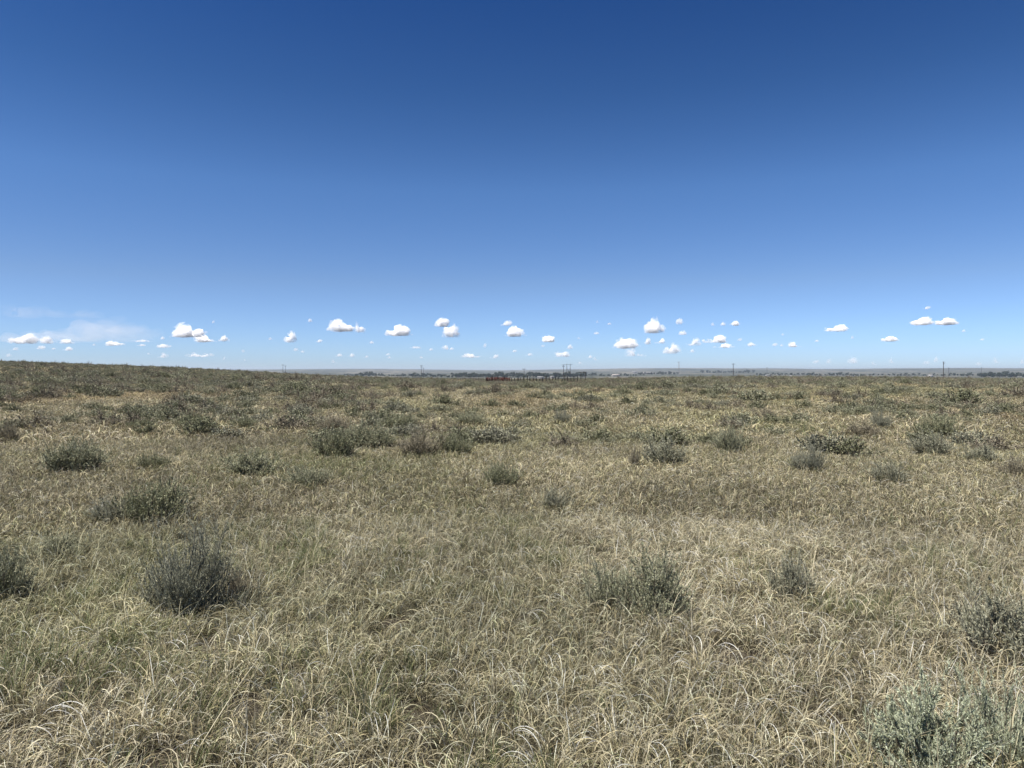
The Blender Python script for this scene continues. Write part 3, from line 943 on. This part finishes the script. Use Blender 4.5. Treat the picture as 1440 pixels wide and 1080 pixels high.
# ------------------------------------------------------------------ farm buildings in the valley
def shed(px, dist, w, dpt, h, wall, roof, label, rz=.3, name='farm_shed'):
    x, y, z = at_dist(px, dist)
    e = bpy.data.objects.new(name, None); COL.objects.link(e); e.location = (x, y, z); e.rotation_euler = (0, 0, rz)
    tag(e, label, 'building', 'farm buildings in the far valley')
    g = Geo(); W, D = w / 2, dpt / 2; rh = h + D * .45
    v = [(-W, -D, -1), (W, -D, -1), (W, D, -1), (-W, D, -1), (-W, -D, h), (W, -D, h), (W, D, h), (-W, D, h)]
    g.add(v, [(0, 1, 5, 4), (1, 2, 6, 5), (2, 3, 7, 6), (3, 0, 4, 7)], wall)
    g.add([(-W, -D, h), (-W, D, h), (-W, 0, rh), (-W, 0, rh), (W, -D, h), (W, D, h), (W, 0, rh), (W, 0, rh)], [(0, 2, 1, 1), (4, 5, 6, 6)], wall)
    v = np.concatenate(g.v); q = np.concatenate(g.q)
    tri = np.array([[8, 10, 9], [12, 13, 14]])
    link('wall', mesh_np('wall', v, [q[:4], tri], [M_PAINT], np.concatenate(g.c)), e)
    o = .4
    g = Geo()
    for s in (-1, 1):
        a = np.array([(-W - o, s * (D + o), h - o * .45 + .05), (W + o, s * (D + o), h - o * .45 + .05), (W + o, 0, rh + .05), (-W - o, 0, rh + .05)])
        vv = np.concatenate([a, a + np.array([0, 0, .15])])
        f = [(0, 1, 2, 3), (4, 7, 6, 5), (0, 4, 5, 1), (1, 5, 6, 2), (2, 6, 7, 3), (3, 7, 4, 0)]
        g.add(vv, f, roof)
    link('roof', g.mesh('roof', [M_PAINT]), e)
    g = Geo(); g.box((w * .1, -D - .03, h * .38), (min(3.5, w * .3), .06, h * .76), np.array(wall) * .45)
    link('door', g.mesh('door', [M_PAINT]), e)
    for s in (-.32, .36):
        g = Geo(); g.box((w * s, -D - .03, h * .6), (w * .09, .06, h * .25), (.05, .055, .06))
        link('window', g.mesh('window', [M_PAINT]), e)


WHT, STEEL = (.42, .40, .37), (.27, .27, .26)
shed(734, 900, 27, 9, 3.6, (.4, .38, .34), (.6, .59, .55), 'long low pale-roofed shed behind the corral fence', rz=.06)
shed(760, 1500, 12, 8, 4, WHT, STEEL, 'small white farm building among the trees behind the corral', rz=-.2)
shed(776, 1600, 9, 7, 4, WHT, STEEL, 'tiny white house between trees left of the two-armed corral pole', rz=.5)
shed(866, 2300, 26, 10, 4, (.5, .45, .4), (.5, .44, .4), 'brownish barn right of the corral among small trees')
shed(892, 4300, 26, 14, 6, (.4, .38, .36), (.33, .32, .31), 'pale grey distant building between the corral and the lattice tower', rz=.1)
shed(910, 3300, 50, 14, 5, (.34, .32, .3), (.33, .31, .3), 'pale wide distant shed just left of the lattice tower', rz=-.1)
shed(1080, 2300, 14, 9, 4, (.6, .58, .54), STEEL, 'pale shed below the dark trees right of the lone dark pole', rz=.2)
shed(1112, 1900, 7, 6, 3, WHT, WHT, 'tiny white shed by the tree strip in the right middle')
shed(1308, 2000, 12, 9, 4.5, (.6, .56, .52), (.56, .53, .5), 'pale farm house beside dark trees left of the tallest pole', rz=.15)

# ------------------------------------------------------------------ clouds
def cloud_shape(seed, asp, humps=None, flat=.16):
    """lumpy closed body, width 1, height about asp, flat-based"""
    rg = np.random.default_rng(seed)
    bm = bmesh.new()
    if humps is None:
        nh = 1 + int(rg.random() * 2.4 * (1 + (asp < .35)))
        humps = [(rg.uniform(-.3, .3), rg.uniform(.5, 1.0), rg.uniform(.16, .3)) for _ in range(nh)]
    blobs = []
    for u in np.linspace(-.42, .42, 9):
        top = max([hh * math.exp(-((u - hu) / hw) ** 2) for hu, hh, hw in humps] + [.16]) * asp
        r = max(.05, min(.14, top * .42))
        zz = r * .55
        while zz < top - r * .35 or zz == r * .55:
            for _ in range(2):
                blobs.append((u + rg.normal(0, .03), rg.normal(0, .09), zz + rg.normal(0, .012), r * rg.uniform(.75, 1.2)))
            zz += r * .7
            if zz > top: break
    for (bx, by, bz, r) in blobs:
        bmesh.ops.create_icosphere(bm, subdivisions=2, radius=r, matrix=Matrix.Translation((bx, by, bz)))
    me = bpy.data.meshes.new('cloud_src'); bm.to_mesh(me); bm.free()
    o = bpy.data.objects.new('cloud_src', me); COL.objects.link(o)
    md = o.modifiers.new('r', 'REMESH'); md.mode = 'VOXEL'; md.voxel_size = .022
    dg = bpy.context.evaluated_depsgraph_get()
    m2 = bpy.data.meshes.new_from_object(o.evaluated_get(dg))
    bpy.data.objects.remove(o); bpy.data.meshes.remove(me)
    n = len(m2.vertices)
    co = np.zeros(n * 3, np.float32); m2.vertices.foreach_get('co', co); co = co.reshape(-1, 3)
    no = np.zeros(n * 3, np.float32); m2.vertices.foreach_get('normal', no); no = no.reshape(-1, 3)
    off = Vector((seed * 3.7, seed * 1.3, 0))
    d = np.array([mnoise.fractal(Vector(c) * 9 + off, 1.0, 2.1, 4) * .045 + mnoise.noise(Vector(c) * 4 + off) * .04 for c in co])
    co = co + no * d[:, None]
    lo = np.where(co[:, 2] < .02, .02 + (co[:, 2] - .02) * flat * 2, co[:, 2])
    co[:, 2] = lo
    m2.vertices.foreach_set('co', co.astype(np.float32).ravel())
    m2.polygons.foreach_set('use_smooth', np.ones(len(m2.polygons), bool))
    m2.update()
    return m2


def cloud_mat(dens, w, h, lo=.40, hi=.60):
    m, nt, out = new_mat('cloud_vapour')
    N = nt.nodes.new; L = nt.links.new
    tc = N('ShaderNodeTexCoord'); mp = N('ShaderNodeMapping')
    mp.inputs['Scale'].default_value = (5.5 / w, 5.5 / w, 2.6 / h)
    mp.inputs['Location'].default_value = (random.random() * 50, 0, 0)
    no = N('ShaderNodeTexNoise'); no.inputs['Scale'].default_value = 1; no.inputs['Detail'].default_value = 4; no.inputs['Roughness'].default_value = .6
    L(tc.outputs['Object'], mp.inputs[0]); L(mp.outputs[0], no.inputs['Vector'])
    mr = N('ShaderNodeMapRange'); mr.interpolation_type = 'SMOOTHSTEP'
    mr.inputs[1].default_value = lo; mr.inputs[2].default_value = hi; mr.inputs[4].default_value = dens
    # vapour thins towards the outside of the heap
    mq = N('ShaderNodeMapping'); mq.inputs['Scale'].default_value = (2 / w, 2 / (w * .7), 1.7 / h); mq.inputs['Location'].default_value = (0, 0, -.62)
    ln = N('ShaderNodeVectorMath'); ln.operation = 'LENGTH'; L(tc.outputs['Object'], mq.inputs[0]); L(mq.outputs[0], ln.inputs[0])
    ma = N('ShaderNodeMath'); ma.operation = 'MULTIPLY_ADD'; ma.inputs[1].default_value = -.42; L(ln.outputs['Value'], ma.inputs[0])
    mb = N('ShaderNodeMath'); mb.operation = 'ADD'; mb.inputs[1].default_value = .30; L(no.outputs['Fac'], ma.inputs[2]); L(ma.outputs[0], mb.inputs[0])
    L(mb.outputs[0], mr.inputs[0])
    v = N('ShaderNodeVolumePrincipled')
    v.inputs['Color'].default_value = (1, 1, 1, 1)
    v.inputs['Anisotropy'].default_value = -.1
    L(mr.outputs[0], v.inputs['Density'])
    L(v.outputs[0], out.inputs['Volume'])
    return m


SHAPES = {}
def cloud(x0, x1, y0, y1, op, label, group=None, humps=None, seed=None, depth=.7, veil=1.0, edge=(.40, .78)):
    """x0..x1, y0..y1: extent in the photo's sky; op: optical depth across"""
    seed = seed if seed is not None else int(x0 * 7 + y0)
    cx_, cy_ = (x0 + x1) / 2, (y0 + y1) / 2
    x0, x1, y0, y1 = cx_ - (x1 - x0) * .56, cx_ + (x1 - x0) * .56, cy_ - (y1 - y0) * .58, y1 + (y1 - y0) * .05
    base_e = max((HZ - y1) / F, .012)
    dist = min(1400 / base_e, 95000)
    asp = (y1 - y0) / (x1 - x0)
    if (x1 - x0) < 18 and humps is None:
        key = (seed % 6, round(min(asp, 1.2) * 3))
        if key not in SHAPES:
            SHAPES[key] = cloud_shape(900 + seed % 6, asp)
        me = SHAPES[key].copy()
    else:
        me = cloud_shape(seed, asp, humps)
    co = np.zeros(len(me.vertices) * 3, np.float32); me.vertices.foreach_get('co', co); co = co.reshape(-1, 3)
    mn, mxx = co.min(0), co.max(0)
    w = (x1 - x0) / F * dist; h = (y1 - y0) / F * dist
    sc = np.array([w / (mxx[0] - mn[0]), w * depth / (mxx[1] - mn[1]), h / (mxx[2] - mn[2])])
    co = (co - np.array([(mn[0] + mxx[0]) / 2, (mn[1] + mxx[1]) / 2, mn[2]])) * sc
    me.vertices.foreach_set('co', co.astype(np.float32).ravel()); me.update()
    me.materials.clear(); me.materials.append(cloud_mat((op * .62 if op > 3 else .2 + op * .42) * veil * 1.9 / (.55 * min(h * 1.6, w)), w, h, *edge))
    x = ((x0 + x1) / 2 - 720) / F * dist
    o = link('cloud', me, None, (x, dist, EYE + (HZ - y1) / F * dist))
    tag(o, label, 'cloud', group)
    return o


BIG = 'white clouds low over the horizon'
cloud(238, 290, 454, 474, 9, 'bright puffy cumulus at the left with a tall left hump sloping down to the right', BIG, [(-.12, 1, .16), (.25, .5, .25)])
cloud(272, 306, 469, 481, 7, 'flat bright cloud tucked under the right end of the left humped cumulus', BIG)
cloud(307, 323, 471, 480, 6, 'small rounded cloud ending the row right of the left humped cumulus', BIG)
cloud(10, 57, 467, 483, 7, 'long bright cloud at the far left with its hump on the right end', BIG, [(.28, 1, .16), (-.15, .55, .25)])
cloud(57, 82, 471, 483, 6, 'rounded bright cloud second from the left edge', BIG)
cloud(83, 107, 476, 483, 3.5, 'thin flat cloud third from the left edge', BIG)
cloud(145, 176, 478, 486, 4.5, 'flat white cloud below the right end of the thin veil', BIG)
cloud(86, 105, 487, 493, 2.5, 'pale flat streak below the third cloud from the left edge', BIG)
cloud(184, 214, 477, 481, 1.6, 'thin pale streak right of the veil', BIG)
cloud(219, 241, 483, 489, 2.2, 'pale cloud below and left of the left humped cumulus', BIG)
cloud(263, 300, 495, 502, 2.6, 'pale low flat cloud under the left humped cumulus', BIG)
cloud(221, 237, 495, 503, 2.2, 'pale low wedge of cloud left of the flat one under the humped cumulus', BIG)
cloud(459, 501, 448, 466, 9, 'bright cumulus with a high left dome above the left poles', BIG, [(-.12, 1, .2), (.25, .5, .22)])
cloud(498, 515, 452, 467, 4, 'slanting ragged puff at the right end of the high-domed cumulus', BIG, [(-.3, 1, .12), (.2, .45, .25)])
cloud(398, 418, 464, 481, 5, 'ragged upright cloud leaning to the right above the paired left poles', BIG, [(.2, 1, .2), (-.2, .4, .2)])
cloud(541, 582, 456, 472, 9, 'bright triangular cumulus with its peak right of its middle', BIG, [(.12, 1, .17), (-.2, .5, .2)])
cloud(610, 635, 446, 459, 8, 'bright round puff, upper of a stacked pair near the middle', BIG, [(0, 1, .3)])
cloud(621, 647, 455, 474, 8, 'bright cloud, lower of the stacked pair near the middle', BIG, [(.2, 1, .2), (-.15, .7, .2)])
cloud(707, 739, 457, 473, 9, 'bright cumulus above the board windbreak, tall at its middle', BIG, [(0, 1, .2), (.25, .5, .2)])
cloud(703, 722, 450, 458, 3, 'thin pale wisp on the upper left of the cumulus above the windbreak', BIG)
cloud(760, 784, 471, 481, 7, 'small neat dome of cloud right of the cumulus above the windbreak', BIG, [(-.05, 1, .25)])
cloud(904, 937, 446, 468, 9, 'tall bright tower of cloud leaning left, highest of the right middle group', BIG, [(.0, 1, .13), (-.22, .65, .2), (.3, .4, .2)])
cloud(861, 899, 474, 490, 7, 'broad bright cloud at lower left of the right middle group', BIG, [(-.05, 1, .25), (.25, .9, .2)])
cloud(905, 916, 474, 484, 4, 'small upright wisp between the broad cloud and the tall tower of cloud', BIG)
cloud(920, 937, 475, 483, 5, 'small oval cloud under the tall tower of cloud', BIG)
cloud(878, 914, 487, 501, 3, 'ragged low cloud under the broad bright one', BIG)
cloud(929, 958, 482, 497, 4.5, 'slanting ragged cloud below the small oval one', BIG, [(.25, 1, .2), (-.2, .5, .2)])
cloud(947, 961, 446, 456, 3, 'small wispy cloud right of the tall tower of cloud', BIG)
cloud(951, 967, 464, 471, 2.5, 'faint dash of cloud between the tall tower and the right middle row', BIG)
cloud(963, 987, 474, 486, 3.5, 'pale ragged cloud left of the flat domed one in the right middle', BIG)
cloud(988, 1025, 470, 482, 7, 'bright domed cloud with thin wings in the right middle', BIG, [(.12, 1, .17), (-.25, .4, .3)])
cloud(1003, 1032, 482, 489, 4.5, 'flat bright streak just under the winged cloud', BIG)
cloud(1025, 1041, 450, 458, 5, 'small bright cloud ending a row of three high dots', BIG)
cloud(1011, 1021, 452, 458, 3, 'middle dot of the row of three high dots of cloud', BIG)
cloud(999, 1008, 453, 458, 2.5, 'leftmost dot of the row of three high dots of cloud', BIG)
cloud(1048, 1066, 480, 487, 3, 'pale small cloud right of the winged cloud', BIG)
cloud(1158, 1194, 456, 466, 8, 'bright flat-based cloud alone, rising to its right end', BIG, [(.18, 1, .2), (-.25, .45, .25)])
cloud(1236, 1264, 472, 480, 6.5, 'smooth flat bright cloud alone below the long double one', BIG, [(.05, 1, .3)])
cloud(1276, 1316, 445, 457, 8, 'left, larger half of the long double cloud at the upper right', BIG, [(.05, 1, .18), (-.3, .5, .2)])
cloud(1312, 1346, 446, 457, 8, 'right half of the long double cloud at the upper right', BIG, [(.1, 1, .22), (-.25, .6, .15)])
cloud(1294, 1308, 430, 435, 2, 'tiny faint cloud highest of all, above the long double cloud', BIG)
cloud(1107, 1126, 480, 488, 4.5, 'small bright cloud on the right of a low pale row', BIG)
cloud(796, 806, 483, 491, 3, 'pale small mound of cloud upper of two above the right end of the corral', BIG)
cloud(776, 805, 493, 502, 2.4, 'pale flat cloud lower of two above the right end of the corral', BIG)
cloud(1190, 1213, 500, 511, 1.2, 'faint pinkish mound of cloud low on the right horizon, largest of its row', BIG)
cloud(620, 640, 484, 492, 3, 'pale flat cloud under the stacked pair near the middle', BIG)
cloud(646, 678, 496, 503, 2.2, 'pale long low cloud left of the windbreak', BIG)
cloud(687, 703, 497, 504, 2.4, 'pale short low cloud above the windbreak', BIG)

SM = 'tiny pale wisps of cloud near the horizon'
for (cx, cy, w, h, op) in ((300, 452, 6, 5, 1.6), (436, 450, 8, 6, 2.2), (380, 476, 8, 4, 1), (449, 479, 12, 5, 2.2), (416, 491, 9, 5, 1.6), (425, 494, 8, 4, 1.2), (522, 481, 9, 4, 2),
                           (585, 488, 17, 4, 1.2), (606, 491, 8, 4, 1.4), (635, 490, 8, 4, 1.5), (477, 499, 13, 5, 1.6), (495, 499, 11, 6, 2.2), (515, 501, 8, 4, 1.4), (470, 507, 9, 7, 1.2),
                           (545, 498, 9, 4, 1), (550, 502, 12, 4, .9), (595, 502, 11, 4, 1.2), (682, 485, 7, 7, 1.8), (723, 493, 10, 4, 1.4), (743, 498, 14, 4, 1.2), (763, 486, 8, 4, .9),
                           (829, 501, 10, 5, 1.6), (838, 504, 9, 5, 1.6), (815, 510, 10, 4, .8), (841, 452, 7, 4, 1), (856, 455, 8, 3, 1.4), (838, 468, 11, 4, 1.2), (815, 475, 8, 4, .8),
                           (973, 493, 9, 5, 2), (1040, 477, 9, 5, 1.4), (1089, 484, 10, 5, 2), (1098, 485, 7, 4, 1.6), (1148, 479, 9, 3, 1.4), (1198, 474, 6, 5, 1.2), (1353, 465, 9, 4, 1.8), (1380, 477, 8, 3, 1),
                           (1100, 470, 6, 4, .8), (1147, 508, 14, 6, .8), (1165, 507, 10, 8, .9), (1230, 510, 11, 6, .6), (1255, 506, 13, 10, .9), (1302, 509, 12, 7, .7), (1316, 505, 10, 9, .8), (1375, 511, 12, 6, .6), (1402, 506, 14, 10, .9),
                           (1437, 508, 8, 7, .7), (20, 490, 14, 5, 1.2), (57, 488, 15, 6, 2), (75, 490, 8, 3, 1.4), (12, 499, 10, 6, .9), (135, 484, 10, 4, 1.4), (200, 485, 14, 3, 1.2), (229, 475, 9, 5, 2), (211, 497, 8, 3, .9), (342, 493, 7, 5, .8), (315, 503, 6, 6, .7), (346, 506, 8, 3, .6)):
    cloud(cx - w / 2, cx + w / 2, cy - h / 2, cy + h / 2, op, 'tiny faint wisp of cloud scattered between the bigger clouds near the horizon', SM)
# the thin veil over the left rise
cloud(-15, 208, 446, 482, 1.5, 'broad thin pinkish-white veil of high cloud above the left rise', None, [(.2, 1, .3), (-.2, .7, .4)], seed=5, depth=.5, veil=.22, edge=(.2, .8))
cloud(-30, 150, 428, 448, 1.5, 'very faint wide streak of high cloud above the veil at the left', None, [(0, 1, .4), (-.3, .7, .4)], seed=6, depth=.5, veil=.05, edge=(.2, .8))

# ------------------------------------------------------------------ air
bm = bmesh.new()
bmesh.ops.create_cube(bm, size=1)
me = bpy.data.meshes.new('haze'); bm.to_mesh(me); bm.free()
hz = link('haze', me)
hz.scale = (27000, 27000, 95); hz.location = (0, 0, -50 + 47.5)
m, nt, out = new_mat('haze_air')
v = nt.nodes.new('ShaderNodeVolumePrincipled')
v.inputs['Color'].default_value = (.66, .76, .90, 1)
v.inputs['Density'].default_value = 7.0e-5
v.inputs['Anisotropy'].default_value = .2
nt.links.new(v.outputs[0], out.inputs['Volume'])
me.materials.append(m)
tag(hz, 'thin blue air over the plain', kind='stuff')

# ------------------------------------------------------------------ daylight
SUN_EL, SUN_AZ = 62.0, -120.0           # azimuth from the view direction, clockwise
w = bpy.data.worlds.new('World'); scene.world = w; w.use_nodes = True
nt = w.node_tree; nt.nodes.clear()
sky = nt.nodes.new('ShaderNodeTexSky'); sky.sky_type = 'NISHITA'; sky.sun_disc = False
sky.sun_elevation = R(SUN_EL); sky.sun_rotation = R(SUN_AZ)
sky.altitude = 0; sky.air_density = .7; sky.dust_density = .2; sky.ozone_density = 6.0
bg = nt.nodes.new('ShaderNodeBackground'); bg.inputs['Strength'].default_value = .05
wo = nt.nodes.new('ShaderNodeOutputWorld')
# deep, clear high-plains blue: contrast of the sky dome and its tone by height
gm = nt.nodes.new('ShaderNodeGamma'); gm.inputs['Gamma'].default_value = 1.6
tcs = nt.nodes.new('ShaderNodeTexCoord'); sx = nt.nodes.new('ShaderNodeSeparateXYZ')
rp = nt.nodes.new('ShaderNodeValToRGB')
stops = [(0.013, (0.395, 0.391, 0.471)), (0.115, (0.65, 0.495, 0.41)), (0.233, (0.697, 0.632, 0.517)), (0.345, (0.45, 0.53, 0.482)), (0.445, (0.307, 0.474, 0.497))]
while len(rp.color_ramp.elements) < len(stops): rp.color_ramp.elements.new(.5)
for el_, (p_, c_) in zip(rp.color_ramp.elements, stops):
    el_.position = p_; el_.color = (*c_, 1)
mu = nt.nodes.new('ShaderNodeMix'); mu.data_type = 'RGBA'; mu.blend_type = 'MULTIPLY'; mu.inputs[0].default_value = 1
nt.links.new(tcs.outputs['Generated'], sx.inputs[0]); nt.links.new(sx.outputs['Z'], rp.inputs[0])
nt.links.new(sky.outputs[0], gm.inputs['Color']); nt.links.new(gm.outputs[0], mu.inputs[6]); nt.links.new(rp.outputs[0], mu.inputs[7])
nt.links.new(mu.outputs[2], bg.inputs['Color']); nt.links.new(bg.outputs[0], wo.inputs['Surface'])
sun_d = bpy.data.lights.new('sun', 'SUN'); sun_d.energy = 4.9; sun_d.angle = R(.53); sun_d.color = (1, .955, .89)
sun = bpy.data.objects.new('sun', sun_d); COL.objects.link(sun)
dv = Vector((math.sin(R(SUN_AZ)) * math.cos(R(SUN_EL)), math.cos(R(SUN_AZ)) * math.cos(R(SUN_EL)), math.sin(R(SUN_EL))))
sun.rotation_euler = dv.to_track_quat('Z', 'Y').to_euler()
sun.location = (0, 0, 50)

vs = scene.view_settings
scene.display_settings.display_device = 'sRGB'
vs.view_transform = 'Standard'; vs.look = 'None'; vs.exposure = 1.0; vs.gamma = 1.0
scene.render.engine = 'CYCLES'
cy = scene.cycles
cy.max_bounces = 20; cy.diffuse_bounces = 2; cy.glossy_bounces = 1; cy.transmission_bounces = 3
cy.volume_bounces = 20; cy.transparent_max_bounces = 16
cy.caustics_reflective = False; cy.caustics_refractive = False
cy.use_denoising = True
cy.denoiser = 'OPENIMAGEDENOISE'; cy.denoising_input_passes = 'RGB_ALBEDO_NORMAL'; cy.denoising_prefilter = 'ACCURATE'
cy.use_adaptive_sampling = False
